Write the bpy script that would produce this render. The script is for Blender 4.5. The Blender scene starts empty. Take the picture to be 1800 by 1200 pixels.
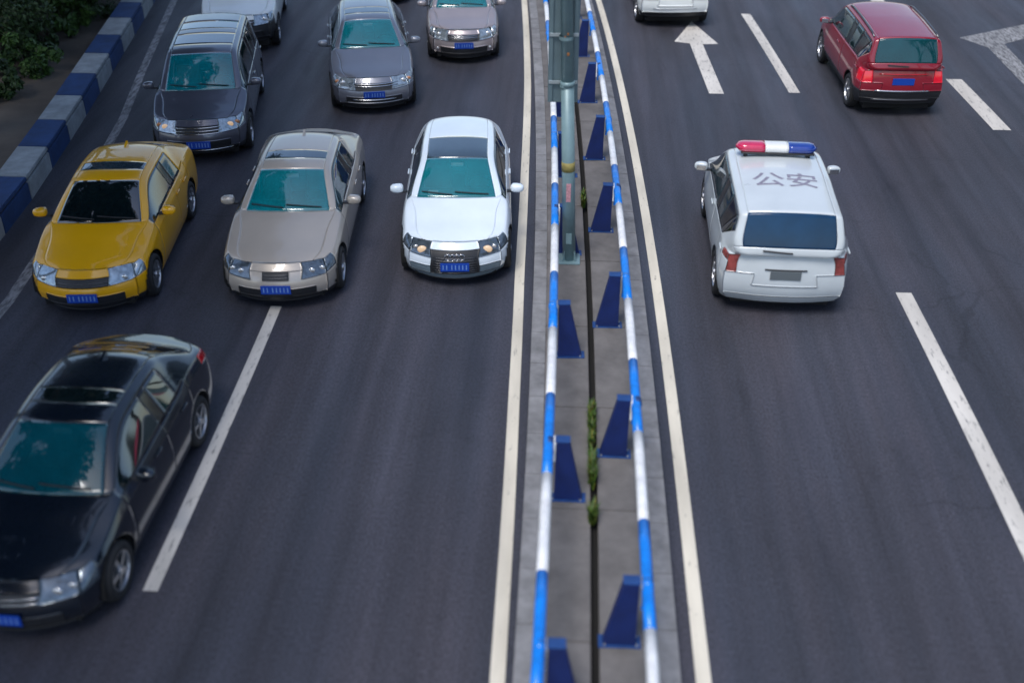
import bpy, bmesh, math, random
import numpy as np
from mathutils import Vector, Matrix
from mathutils.bvhtree import BVHTree
R = math.radians
random.seed(7)
scene = bpy.context.scene
col = scene.collection

# ------------------------------------------------------------------ camera
cd = bpy.data.cameras.new('camera'); cam = bpy.data.objects.new('camera', cd); col.objects.link(cam)
cam.location = (0, 0, 8.68); cam.rotation_euler = (R(90 - 32.2), 0, R(3.27))
cd.sensor_width = 36; cd.lens = 40; cd.clip_start = .1; cd.clip_end = 2000
cd.dof.use_dof = True; cd.dof.focus_distance = 20.5; cd.dof.aperture_fstop = 0.42
scene.camera = cam
# ------------------------------------------------------------------ sky, sun, exposure
SUN_EL, SUN_ROT = R(62), R(205)
w = bpy.data.worlds.new('World'); scene.world = w; w.use_nodes = True
nt = w.node_tree; nt.nodes.clear()
sky = nt.nodes.new('ShaderNodeTexSky'); sky.sky_type = 'NISHITA'; sky.sun_disc = False
sky.sun_elevation = SUN_EL; sky.sun_rotation = SUN_ROT; sky.air_density = 1.0; sky.dust_density = 1.6; sky.ozone_density = 1.6
bg = nt.nodes.new('ShaderNodeBackground'); bg.inputs[1].default_value = .12
wo = nt.nodes.new('ShaderNodeOutputWorld')
nt.links.new(sky.outputs[0], bg.inputs[0]); nt.links.new(bg.outputs[0], wo.inputs[0])
sd = bpy.data.lights.new('sun', 'SUN'); sd.energy = 1.4; sd.angle = R(24); sd.color = (1, .97, .94)
sun = bpy.data.objects.new('sun', sd); col.objects.link(sun)
# the sky's sun_rotation turns clockwise from +Y
sv = Vector((math.sin(SUN_ROT) * math.cos(SUN_EL), math.cos(SUN_ROT) * math.cos(SUN_EL), math.sin(SUN_EL)))
sun.rotation_euler = sv.to_track_quat('Z', 'Y').to_euler(); sun.location = (0, 0, 30)
scene.view_settings.view_transform = 'Standard'; scene.view_settings.look = 'None'
scene.view_settings.gamma = 1; scene.view_settings.exposure = 0.88
scene.render.engine = 'CYCLES'

# ------------------------------------------------------------------ materials
def mat(name, colr, rough=.5, metal=0, coat=0, spec=.5, var=0, vscale=3, bump=0, bscale=60, alpha=1, emit=None, estr=0, rvar=0, obj_space=True):
    m = bpy.data.materials.new(name); m.use_nodes = True
    t = m.node_tree; p = t.nodes['Principled BSDF']
    p.inputs['Base Color'].default_value = (*colr, 1); p.inputs['Roughness'].default_value = rough
    p.inputs['Metallic'].default_value = metal; p.inputs['Coat Weight'].default_value = coat
    p.inputs['Coat Roughness'].default_value = .04
    p.inputs['Specular IOR Level'].default_value = spec; p.inputs['Alpha'].default_value = alpha
    if emit:
        p.inputs['Emission Color'].default_value = (*emit, 1); p.inputs['Emission Strength'].default_value = estr
    if var or bump or rvar:
        tc = t.nodes.new('ShaderNodeTexCoord'); src = tc.outputs['Object']
        if not obj_space:
            g = t.nodes.new('ShaderNodeNewGeometry'); src = g.outputs['Position']
        if var or rvar:
            n = t.nodes.new('ShaderNodeTexNoise'); n.inputs['Scale'].default_value = vscale; n.inputs['Detail'].default_value = 6
            n.inputs['Roughness'].default_value = .62
            t.links.new(src, n.inputs['Vector'])
            if var:
                mr = t.nodes.new('ShaderNodeMapRange'); mr.inputs[1].default_value = .3; mr.inputs[2].default_value = .7
                mr.inputs[3].default_value = 1 - var; mr.inputs[4].default_value = 1 + var
                t.links.new(n.outputs['Fac'], mr.inputs[0])
                mx = t.nodes.new('ShaderNodeMix'); mx.data_type = 'RGBA'; mx.blend_type = 'MULTIPLY'; mx.inputs[0].default_value = 1
                mx.inputs[6].default_value = (*colr, 1); t.links.new(mr.outputs[0], mx.inputs[7])
                t.links.new(mx.outputs[2], p.inputs['Base Color'])
            if rvar:
                m2 = t.nodes.new('ShaderNodeMapRange'); m2.inputs[1].default_value = .3; m2.inputs[2].default_value = .7
                m2.inputs[3].default_value = max(0, rough - rvar); m2.inputs[4].default_value = rough + rvar
                t.links.new(n.outputs['Fac'], m2.inputs[0]); t.links.new(m2.outputs[0], p.inputs['Roughness'])
        if bump:
            n2 = t.nodes.new('ShaderNodeTexNoise'); n2.inputs['Scale'].default_value = bscale; n2.inputs['Detail'].default_value = 4
            t.links.new(src, n2.inputs['Vector'])
            b = t.nodes.new('ShaderNodeBump'); b.inputs['Strength'].default_value = bump; b.inputs['Distance'].default_value = .01
            t.links.new(n2.outputs['Fac'], b.inputs['Height']); t.links.new(b.outputs[0], p.inputs['Normal'])
    return m

def asphalt():
    m = bpy.data.materials.new('asphalt'); m.use_nodes = True; t = m.node_tree; p = t.nodes['Principled BSDF']
    g = t.nodes.new('ShaderNodeNewGeometry')
    def noise(scale, mapscale, detail=6):
        mp = t.nodes.new('ShaderNodeMapping'); mp.inputs['Scale'].default_value = mapscale
        t.links.new(g.outputs['Position'], mp.inputs['Vector'])
        n = t.nodes.new('ShaderNodeTexNoise'); n.inputs['Scale'].default_value = scale; n.inputs['Detail'].default_value = detail
        n.inputs['Roughness'].default_value = .6
        t.links.new(mp.outputs[0], n.inputs['Vector']); return n.outputs['Fac']
    def rng(s, a, b, lo=.3, hi=.7):
        r = t.nodes.new('ShaderNodeMapRange'); r.inputs[1].default_value = lo; r.inputs[2].default_value = hi
        r.inputs[3].default_value = a; r.inputs[4].default_value = b; t.links.new(s, r.inputs[0]); return r.outputs[0]
    def mul(a, b):
        q = t.nodes.new('ShaderNodeMath'); q.operation = 'MULTIPLY'; t.links.new(a, q.inputs[0]); t.links.new(b, q.inputs[1]); return q.outputs[0]
    big = rng(noise(.35, (1, .5, 1)), .78, 1.22)
    streak = rng(noise(3.2, (1, .035, 1), 8), .70, 1.30)      # tyre wear drawn out along the lanes
    fine = rng(noise(38, (1, .5, 1), 3), .62, 1.42)
    grit = rng(noise(120, (1, 1, 1), 2), .60, 1.5)
    track = rng(noise(1.15, (1, .006, 1), 1), .84, 1.18)
    stain = rng(noise(1.1, (1, .45, 1), 5), 1.0, .74, .60, .70)
    wob = t.nodes.new('ShaderNodeTexNoise'); wob.inputs['Scale'].default_value = 1.6; wob.inputs['Detail'].default_value = 5
    t.links.new(g.outputs['Position'], wob.inputs['Vector'])
    va = t.nodes.new('ShaderNodeVectorMath'); va.operation = 'MULTIPLY_ADD'; va.inputs[1].default_value = (.7, .7, 0)
    t.links.new(wob.outputs['Color'], va.inputs[0]); t.links.new(g.outputs['Position'], va.inputs[2])
    vo = t.nodes.new('ShaderNodeTexVoronoi'); vo.feature = 'DISTANCE_TO_EDGE'; vo.inputs['Scale'].default_value = .33; t.links.new(va.outputs[0], vo.inputs['Vector'])
    line = rng(vo.outputs['Distance'], .74, 1.0, .002, .008)
    msk = rng(noise(.22, (1, 1, 1), 2), 0, 1, .50, .56)
    ck = t.nodes.new('ShaderNodeMix'); ck.inputs[2].default_value = 1.0; t.links.new(msk, ck.inputs[0]); t.links.new(line, ck.inputs[3])
    f = mul(mul(mul(big, streak), mul(fine, grit)), mul(mul(stain, track), ck.outputs[0]))
    mx = t.nodes.new('ShaderNodeMix'); mx.data_type = 'RGBA'; mx.blend_type = 'MULTIPLY'; mx.inputs[0].default_value = 1
    hue = t.nodes.new('ShaderNodeMix'); hue.data_type = 'RGBA'
    hue.inputs[6].default_value = (.030, .034, .048, 1); hue.inputs[7].default_value = (.040, .037, .047, 1)
    t.links.new(rng(noise(.8, (1, .12, 1)), 0, 1), hue.inputs[0])
    t.links.new(hue.outputs[2], mx.inputs[6]); t.links.new(f, mx.inputs[7])
    t.links.new(mx.outputs[2], p.inputs['Base Color'])
    t.links.new(rng(noise(.9, (1, .12, 1)), .48, .8), p.inputs['Roughness'])
    b = t.nodes.new('ShaderNodeBump'); b.inputs['Strength'].default_value = .5; b.inputs['Distance'].default_value = .006
    t.links.new(noise(110, (1, 1, 1), 3), b.inputs['Height']); t.links.new(b.outputs[0], p.inputs['Normal'])
    return m

def road_paint(name, c, wear):
    """painted line: worn through to the asphalt in flecks"""
    m = bpy.data.materials.new(name); m.use_nodes = True; t = m.node_tree; p = t.nodes['Principled BSDF']
    g = t.nodes.new('ShaderNodeNewGeometry')
    mp = t.nodes.new('ShaderNodeMapping'); mp.inputs['Scale'].default_value = (1, .22, 1); t.links.new(g.outputs['Position'], mp.inputs['Vector'])
    n = t.nodes.new('ShaderNodeTexNoise'); n.inputs['Scale'].default_value = 16; n.inputs['Detail'].default_value = 8; n.inputs['Roughness'].default_value = .7
    t.links.new(mp.outputs[0], n.inputs['Vector'])
    r = t.nodes.new('ShaderNodeMapRange'); r.inputs[1].default_value = .5 - .28 + wear * .3; r.inputs[2].default_value = r.inputs[1].default_value + .16
    t.links.new(n.outputs['Fac'], r.inputs[0])
    n2 = t.nodes.new('ShaderNodeTexNoise'); n2.inputs['Scale'].default_value = 2.3; n2.inputs['Detail'].default_value = 5
    t.links.new(mp.outputs[0], n2.inputs['Vector'])
    r2 = t.nodes.new('ShaderNodeMapRange'); r2.inputs[1].default_value = .3; r2.inputs[2].default_value = .7; r2.inputs[3].default_value = .72; r2.inputs[4].default_value = 1.06
    t.links.new(n2.outputs['Fac'], r2.inputs[0])
    m0 = t.nodes.new('ShaderNodeMix'); m0.data_type = 'RGBA'; m0.blend_type = 'MULTIPLY'; m0.inputs[0].default_value = 1
    m0.inputs[6].default_value = (*c, 1); t.links.new(r2.outputs[0], m0.inputs[7])
    mx = t.nodes.new('ShaderNodeMix'); mx.data_type = 'RGBA'; mx.inputs[6].default_value = (.075, .075, .08, 1)
    t.links.new(m0.outputs[2], mx.inputs[7]); t.links.new(r.outputs[0], mx.inputs[0]); t.links.new(mx.outputs[2], p.inputs['Base Color'])
    p.inputs['Roughness'].default_value = .7
    return m

M = {}
M['asphalt'] = asphalt()
M['line_cream'] = road_paint('line_cream', (.68, .63, .52), .10)
M['line_white'] = road_paint('line_white', (.60, .57, .52), .25)
M['line_faded'] = road_paint('line_faded', (.30, .30, .31), .62)
M['earth'] = mat('earth', (.085, .07, .055), .95, var=.4, vscale=.6, bump=.6, bscale=8, obj_space=False)
M['concrete'] = mat('concrete', (.13, .122, .118), .9, var=.30, vscale=2.2, bump=.35, bscale=45, obj_space=False)
M['kerb'] = mat('kerb', (.19, .19, .195), .85, var=.35, vscale=3.1, bump=.4, bscale=50, obj_space=False)
M['slot'] = mat('slot', (.006, .0055, .005), .95)
M['rail_blue'] = mat('rail_blue', (.002, .19, .68), .38, var=.22, vscale=9, coat=.2)
M['rail_white'] = mat('rail_white', (.70, .71, .72), .45, var=.17, vscale=9, coat=.2)
M['post_blue'] = mat('post_blue', (.003, .015, .10), .55, var=.22, vscale=5)
M['post_edge'] = mat('post_edge', (.008, .045, .17), .6, var=.25, vscale=7)
M['bolt_grey'] = mat('bolt_grey', (.35, .36, .38), .5, metal=.6)
M['wall_blue'] = mat('wall_blue', (.010, .040, .13), .75, var=.30, vscale=3, bump=.3, bscale=30)
M['wall_white'] = mat('wall_white', (.25, .275, .285), .8, var=.28, vscale=3, bump=.3, bscale=30)
M['gap_shadow'] = mat('gap_shadow', (.03, .03, .032), .95)
M['pole'] = mat('pole', (.17, .26, .28), .42, var=.18, vscale=2.5, metal=.15)
M['sign_back'] = mat('sign_back', (.13, .19, .215), .45, var=.12, vscale=2, metal=.3)
M['clamp'] = mat('clamp', (.42, .48, .50), .4, metal=.6)
M['band_yellow'] = mat('band_yellow', (.24, .20, .06), .7, var=.3, vscale=14)
M['rust'] = mat('rust', (.25, .10, .03), .9, var=.4, vscale=30)
M['sticker'] = mat('sticker', (.45, .22, .25), .7, var=.4, vscale=40)
M['bark'] = mat('bark', (.06, .045, .035), .9, var=.4, vscale=6, bump=.6, bscale=20)
def leafm(name, c):
    m = mat(name, c, .55, spec=.35); t = m.node_tree; p = t.nodes['Principled BSDF']
    g = t.nodes.new('ShaderNodeNewGeometry')
    mx = t.nodes.new('ShaderNodeHueSaturation'); mx.inputs['Color'].default_value = (*c, 1)
    r = t.nodes.new('ShaderNodeMapRange'); r.inputs[3].default_value = .45; r.inputs[4].default_value = 1.5
    t.links.new(g.outputs['Random Per Island'], r.inputs[0]); t.links.new(r.outputs[0], mx.inputs['Value'])
    t.links.new(mx.outputs[0], p.inputs['Base Color']); return m
M['leaf_dark'] = leafm('leaf_dark', (.026, .052, .014))
M['leaf_mid'] = leafm('leaf_mid', (.040, .085, .016))
M['weed'] = leafm('weed', (.045, .095, .010))
M['weed_yellow'] = leafm('weed_yellow', (.11, .115, .012))
# car materials
M['rubber'] = mat('rubber', (.014, .014, .015), .8, var=.25, vscale=12)
M['seal_and_gap'] = mat('seal_and_gap', (.010, .010, .012), .55)
M['silver_plastic'] = mat('silver_plastic', (.16, .21, .24), .4, var=.15, vscale=8)
M['grey_plastic'] = mat('grey_plastic', (.10, .125, .14), .45, var=.15, vscale=8)
M['black_plastic'] = mat('black_plastic', (.018, .019, .022), .5, var=.2, vscale=8)
M['gloss_black'] = mat('gloss_black', (.008, .008, .010), .12)
M['under'] = mat('under', (.008, .008, .008), .95)
M['chrome'] = mat('chrome', (.62, .63, .65), .16, metal=1)
M['alloy'] = mat('alloy', (.42, .43, .45), .3, metal=.9)
M['alloy_dark'] = mat('alloy_dark', (.16, .16, .17), .35, metal=.9)
def glassm(name, c, a, coat=1):
    m = mat(name, c, .03, spec=.8 * coat, alpha=a, coat=coat, var=.22, vscale=1.7); m.node_tree.nodes['Principled BSDF'].inputs['Coat IOR'].default_value = 1.7; return m
M['windscreen'] = glassm('windscreen', (.002, .21, .245), .70)
M['side_glass'] = glassm('side_glass', (.005, .025, .028), .8)
M['dim_windscreen'] = glassm('dim_windscreen', (.001, .055, .075), .9, .5)
M['dark_glass'] = glassm('dark_glass', (.003, .008, .010), .95)
M['roof_glass'] = glassm('roof_glass', (.03, .05, .065), 1)
M['blue_glass'] = glassm('blue_glass', (.004, .034, .085), .97, .25)
M['teal_rear'] = glassm('teal_rear', (.004, .05, .06), .95, .4)
M['lamp'] = mat('lamp', (.34, .40, .44), .08, metal=.55, coat=1, var=.5, vscale=13)
M['lamp_dark'] = mat('lamp_dark', (.10, .13, .16), .08, metal=.5, coat=1, var=.5, vscale=13)
M['bulb'] = mat('bulb', (.55, .43, .30), .12, coat=1, emit=(1, .62, .32), estr=.22)
M['bulb_off'] = mat('bulb_off', (.75, .74, .72), .06, metal=.7, coat=1)
M['amber'] = mat('amber', (.55, .22, .08), .1, coat=1)
M['tail_red'] = mat('tail_red', (.38, .006, .012), .08, coat=1, var=.25, vscale=10)
M['tail_lit'] = mat('tail_lit', (.5, .004, .02), .1, coat=1, emit=(1, .01, .03), estr=.12)
M['tail_pink'] = mat('tail_pink', (.22, .045, .04), .15, coat=.6, var=.5, vscale=10)
M['plate_blue'] = mat('plate_blue', (.006, .055, .37), .4)
M['plate_mark'] = mat('plate_mark', (.16, .28, .58), .5)
M['plate_white'] = mat('plate_white', (.7, .72, .75), .5)
M['plate_grey'] = mat('plate_grey', (.12, .14, .15), .5)
M['letter'] = mat('letter', (.22, .21, .27), .6, var=.3, vscale=20)
M['seat'] = mat('seat', (.14, .125, .11), .8, var=.2)
M['dash'] = mat('dash', (.02, .022, .025), .8)
M['bar_red'] = mat('bar_red', (.52, .015, .075), .12, coat=1, var=.15, vscale=9)
M['bar_white'] = mat('bar_white', (.72, .72, .70), .15, coat=1)
M['bar_blue'] = mat('bar_blue', (.006, .035, .25), .12, coat=1, var=.15, vscale=9)
M['skin'] = mat('skin', (.45, .28, .2), .6)
M['paper'] = mat('paper', (.55, .6, .58), .7)
def paint(name, c, metal=0., rough=.32):
    m = mat(name, c, rough, metal=metal, coat=.95, var=.06, vscale=1.3, rvar=.05)
    return m
P = dict(white=paint('paint_white', (.72, .80, .86)), beige=paint('paint_beige', (.44, .39, .335), .3, .36),
         yellow=paint('paint_yellow', (.78, .38, .001)), black=paint('paint_black', (.003, .006, .012), 0, .2),
         dark=paint('paint_dark', (.105, .11, .14), .5, .32), grey=paint('paint_grey', (.19, .20, .235), .5, .32),
         pink=paint('paint_pink', (.36, .315, .32), .4, .34), red=paint('paint_red', (.23, .001, .014), .1, .4),
         police=paint('paint_police', (.54, .585, .60)), pwhite=paint('paint_pale', (.76, .80, .78)), blue=paint('paint_navy', (.02, .04, .10), .3, .3))

# ------------------------------------------------------------------ mesh helpers
def link(name, me, m=None, parent=None, smooth=False):
    o = bpy.data.objects.new(name, me); col.objects.link(o)
    if m is not None and not me.materials: me.materials.append(m)
    if smooth: me.polygons.foreach_set('use_smooth', [True] * len(me.polygons))
    if parent is not None: o.parent = parent
    return o
def from_bm(name, bm, m=None, parent=None, smooth=False):
    me = bpy.data.meshes.new(name); bm.to_mesh(me); bm.free()
    return link(name, me, m, parent, smooth)
def tag(o, label=None, cat=None, group=None, kind=None):
    if label: o['label'] = label
    if cat: o['category'] = cat
    if group: o['group'] = group
    if kind: o['kind'] = kind
    return o
def empty(name, loc, rz=0, parent=None):
    o = bpy.data.objects.new(name, None); col.objects.link(o); o.location = loc; o.rotation_euler = (0, 0, rz)
    o.empty_display_size = .2
    if parent is not None: o.parent = parent
    return o
def add_box(bm, c, s, rot=None, bevel=0):
    r = bmesh.ops.create_cube(bm, size=1); vs = r['verts']
    mt = Matrix.Translation(c) @ (rot.to_4x4() if rot is not None else Matrix()) @ Matrix.Diagonal((*s, 1))
    bmesh.ops.transform(bm, matrix=mt, verts=vs)
    if bevel:
        es = list({e for v in vs for e in v.link_edges})
        bmesh.ops.bevel(bm, geom=es, offset=bevel, segments=2, affect='EDGES', profile=.6)
def add_tube(bm, pts, rad, n=10, cap=True):
    pts = [Vector(p) for p in pts]; rings = []
    rads = rad if isinstance(rad, (list, tuple)) else [rad] * len(pts)
    for i, p in enumerate(pts):
        d = (pts[min(i + 1, len(pts) - 1)] - pts[max(i - 1, 0)]).normalized()
        a = d.orthogonal().normalized() if abs(d.z) > .9 else d.cross(Vector((0, 0, 1))).normalized()
        b = d.cross(a)
        rings.append([bm.verts.new(p + (a * math.cos(t) + b * math.sin(t)) * rads[i]) for t in (2 * math.pi * k / n for k in range(n))])
    for r0, r1 in zip(rings, rings[1:]):
        for k in range(n):
            bm.faces.new((r0[k], r0[(k + 1) % n], r1[(k + 1) % n], r1[k]))
    if cap:
        bm.faces.new(rings[0][::-1]); bm.faces.new(rings[-1])
def prism(bm, poly, y0, y1, axis='y'):
    """extrude a polygon of (a,b) pairs: axis y -> points (a,y,b); axis z -> (a,b,z)"""
    f = (lambda a, b, t: (a, t, b)) if axis == 'y' else (lambda a, b, t: (a, b, t))
    A = [bm.verts.new(f(a, b, y0)) for a, b in poly]; B = [bm.verts.new(f(a, b, y1)) for a, b in poly]
    bm.faces.new(A); bm.faces.new(B[::-1])
    n = len(poly)
    for k in range(n):
        bm.faces.new((A[k], B[k], B[(k + 1) % n], A[(k + 1) % n]))
    bmesh.ops.recalc_face_normals(bm, faces=bm.faces)

# ------------------------------------------------------------------ road plan (metres; +Y is the road's direction, bending left beyond)
def dlt(y):
    t = max(0., min(y, 90) - 9.5)
    v = -.00178 * t * t
    if y > 90: v += (y - 90) * -2 * .00178 * 80.5
    return v
def head(y): return math.atan(2 * .00178 * max(0., min(y, 90) - 9.5))     # left turn of the road at y
def ip(y, ys, vs): return float(np.interp(y, ys, vs))
def yl(y): return ip(y, [-10, 7.5, 9.6, 12.35, 15.8, 19.8, 24.5, 31.3, 80], [-.55, -.575, -.61, -.665, -.71, -.70, -.65, -.61, -.61]) + dlt(y)
def wall_x(y):
    return ip(y, [-30, 5, 14, 17.3, 18.6, 21.5, 25, 30.7, 60, 110], [-9.3, -9.3, -9.35, -9.52, -9.68, -10.08, -10.62, -11.5, -17.2, -34])
def edge_x(y): return ip(y, [-30, 8, 14.5, 19, 22, 25, 30.7, 60], [-8.4, -8.4, -8.47, -8.92, -9.35, -9.95, -11.0, -16.6])
def strip(name, fa, fb, y0, y1, z, m, step=.5, parent=None, kind=None):
    n = max(1, int(round((y1 - y0) / step))); vs = []; fs = []
    for i in range(n + 1):
        y = y0 + (y1 - y0) * i / n
        vs += [(fa(y), y, z), (fb(y), y, z)]
    for i in range(n): fs.append((2 * i, 2 * i + 1, 2 * i + 3, 2 * i + 2))
    me = bpy.data.meshes.new(name); me.from_pydata(vs, [], fs)
    o = link(name, me, m, parent)
    if kind: o['kind'] = kind
    return o

# ground
me = bpy.data.meshes.new('ground'); me.from_pydata([(-600, -300, -.03), (600, -300, -.03), (600, 900, -.03), (-600, 900, -.03)], [], [(0, 1, 2, 3)])
tag(link('ground', me, M['earth']), kind='structure')
road = strip('road', lambda y: wall_x(y) - .1, lambda y: 16.2 + dlt(y), -25, 110, 0, M['asphalt'], 1, kind='structure')
def marking(name, fa, fb, y0, y1, m, step=.5): return strip(name, fa, fb, y0, y1, .004, m, step, parent=road)
marking('edge_line', lambda y: yl(y) - .075, lambda y: yl(y) + .075, -20, 100, M['line_cream'])
marking('edge_line', lambda y: 1.345 + dlt(y) + .005, lambda y: 1.50 + dlt(y), -20, 100, M['line_cream'])
marking('edge_line', lambda y: edge_x(y) - .09, lambda y: edge_x(y) + .09, -20, 60, M['line_faded'])
def dash(x, y0, y1, wd, m): marking('lane_dash', lambda y: x + dlt(y) - wd / 2, lambda y: x + dlt(y) + wd / 2, y0, y1, m)
dash(-4.34, 8.58, 14.55, .165, M['line_white']); dash(-4.34, -6.4, -.4, .165, M['line_white'])
for x, y0 in ((5.2, -5.4), (5.2, 9.55), (5.2, 24.3), (5.2, 39.2)): dash(x, y0, y0 + 5.95, .24, M['line_white'])
for x, y0, y1 in ((8.98, 22.35, 25.4), (9.05, 30.9, 33.9), (9.0, 13.4, 16.6), (9.0, 4.4, 7.6), (9.05, 39.4, 42.5)): dash(x, y0, y1, .36, M['line_white'] if y0 > 20 else M['line_faded'])
def marking_poly(name, poly, m, z=.004):
    me = bpy.data.meshes.new(name); me.from_pydata([(x, y, z) for x, y in poly], [], [tuple(range(len(poly)))])
    o = link(name, me, m, road); return o
marking_poly('lane_arrow', [(2.94, 24.15), (3.26, 24.15), (3.09, 27.62), (3.47, 27.66), (2.96, 29.5), (2.41, 27.78), (2.78, 27.66)], M['line_white'])
marking_poly('lane_arrow', [(9.5, 28.5), (11.5, 29.75), (11.25, 28.65), (10.45, 28.05), (10.42, 24.3), (10.0, 24.3), (9.98, 27.75)], M['line_faded'])
# far side of the road (out of frame): kerb and pavement
strip('pavement', lambda y: 16.4 + dlt(y), lambda y: 20.5 + dlt(y), -25, 110, .13, M['concrete'], 1, kind='structure')
o = strip('kerb', lambda y: 16.2 + dlt(y), lambda y: 16.4 + dlt(y), -25, 110, .125, M['kerb'], 1, kind='structure')
bm = bmesh.new(); bm.from_mesh(o.data)
es = [e for e in bm.edges if e.is_boundary and all(abs(v.co.x - 16.2 - dlt(v.co.y)) < .01 for v in e.verts)]
r = bmesh.ops.extrude_edge_only(bm, edges=es)
for v in r['geom']:
    if isinstance(v, bmesh.types.BMVert): v.co.z = -.02
bmesh.ops.recalc_face_normals(bm, faces=bm.faces); bm.to_mesh(o.data); bm.free()
# unpaved verge on the left, beyond the painted wall
strip('verge', lambda y: wall_x(y) - 40, lambda y: wall_x(y) - .35, -25, 110, .10, M['earth'], 1, kind='structure')

# ------------------------------------------------------------------ median: kerb stones, slabs, open joint
def block_between(bm, fa, fb, y0, y1, z0, z1, bev=.012):
    """block following the road between two lines"""
    vs = []
    for y in (y0, y1):
        for f in (fa, fb):
            for z in (z0, z1): vs.append(bm.verts.new((f(y), y, z)))
    a = vs
    for q in ((0, 1, 3, 2), (4, 6, 7, 5), (0, 4, 5, 1), (2, 3, 7, 6), (1, 5, 7, 3), (0, 2, 6, 4)): bm.faces.new([a[i] for i in q])
    bmesh.ops.recalc_face_normals(bm, faces=bm.faces)
    if bev: bmesh.ops.bevel(bm, geom=list(bm.edges), offset=bev, segments=2, affect='EDGES')
kl = lambda y: ip(y, [-10, 7.5, 10, 13.6, 18.5, 28, 80], [-.40, -.42, -.44, -.475, -.49, -.505, -.51]) + dlt(y)
kr = lambda y: 1.19 + dlt(y)
median = strip('median', lambda y: kl(y) + .05, lambda y: kr(y) - .05, -12, 75, .02, M['slot'], 1, kind='structure')
rk = random.Random(3)
for i in range(64):
    y0 = -3 + i * .8
    for f0, f1 in ((kl, lambda y: kl(y) + .2), (lambda y: kr(y) - .2, kr)):
        bm = bmesh.new(); block_between(bm, f0, f1, y0, y0 + .797, -.02, .15 + rk.uniform(-.003, .003), .007)
        from_bm('kerb_stone', bm, M['kerb'], median)
for i in range(14):
    y0 = -4 + i * 4
    for f0, f1 in ((lambda y: kl(y) + .203, lambda y: .325 + dlt(y)), (lambda y: .412 + dlt(y), lambda y: kr(y) - .203)):
        for a, b in ((0, 2), (2, 4)):
            bm = bmesh.new(); block_between(bm, f0, f1, y0 + a, y0 + b - .004, -.02, .142 + rk.uniform(-.003, .003), .01)
            from_bm('slab', bm, M['concrete'], median)

# ------------------------------------------------------------------ guard rails
ZT = .142
def rail_pts(xo, y0, y1, n=4): return [(xo + dlt(y0 + (y1 - y0) * k / n), y0 + (y1 - y0) * k / n, .92) for k in range(n + 1)]
def guard_rail(xo, inner, stripe0, post0, label):
    root = empty('guard_rail', (xo, 0, ZT)); tag(root, label, 'guard rail', 'striped guard rails on the median')
    rx = empty  # noqa
    inv = Matrix.Translation((-xo, 0, -ZT))
    for k in range(-4, 34):
        y0 = stripe0 + 1.5 * k; y1 = y0 + 1.5
        if y1 < -3 or y0 > 46: continue
        bm = bmesh.new(); add_tube(bm, rail_pts(xo, y0, y1), .058, 14); bmesh.ops.transform(bm, matrix=inv, verts=bm.verts)
        from_bm('rail_section', bm, M['rail_blue'] if k % 2 == 0 else M['rail_white'], root, True)
    s = inner
    for k in range(-3, 14):
        y = post0 + 3.02 * k
        if y < -2 or y > 45: continue
        x = xo + dlt(y); p = empty('post', (x - xo, y, 0), head(y) + R(rk.uniform(-2, 2)), root); p.rotation_euler.y = R(rk.uniform(-.8, .8))
        # tapering box post, wide foot towards the middle of the median
        bm = bmesh.new(); prism(bm, [(s * .075, .012), (s * .40, .012), (s * .225, .83), (s * .075, .83)], -.055, .055)
        bmesh.ops.bevel(bm, geom=list(bm.edges), offset=.006, segments=1, affect='EDGES')
        from_bm('post_body', bm, M['post_blue'], p)
        bm = bmesh.new(); add_box(bm, (s * .150, 0, .838), (.170, .125, .014), bevel=.003); from_bm('post_cap', bm, M['post_edge'], p)
        bm = bmesh.new(); add_box(bm, (s * .230, 0, .006), (.42, .17, .012)); 
        from_bm('base_plate', bm, M['post_edge'], p)
        bm = bmesh.new(); add_box(bm, (s * .062, 0, .70), (.026, .16, .26), bevel=.006)
        from_bm('bracket', bm, M['rail_white'] if k % 2 else M['bolt_grey'], p)
        bm = bmesh.new()
        add_box(bm, (s * .035, 0, .60), (.03, .07, .24), bevel=.005); from_bm('strap', bm, M['rail_blue'], p)
        bm = bmesh.new(); add_tube(bm, [(0, -.05, .92 - ZT), (0, .05, .92 - ZT)], .0605, 14); from_bm('sleeve', bm, M['rail_blue'] if k % 2 == 0 else M['post_edge'], p, True)
        for dx, dy in ((.06, -.06), (.06, .06), (.38, -.06), (.38, .06)):
            bm = bmesh.new(); bmesh.ops.create_cone(bm, cap_ends=True, segments=6, radius1=.013, radius2=.013, depth=.02)
            bmesh.ops.translate(bm, vec=(s * dx, dy, .02), verts=bm.verts); from_bm('bolt', bm, M['bolt_grey'], p)
    return root
guard_rail(-.172, 1, 12.62, 13.22, 'left one of the two blue and white striped median rails, beside the oncoming cars')
guard_rail(.838, -1, 10.42, 14.06, 'right one of the two blue and white striped median rails, nearer the police car')

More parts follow.
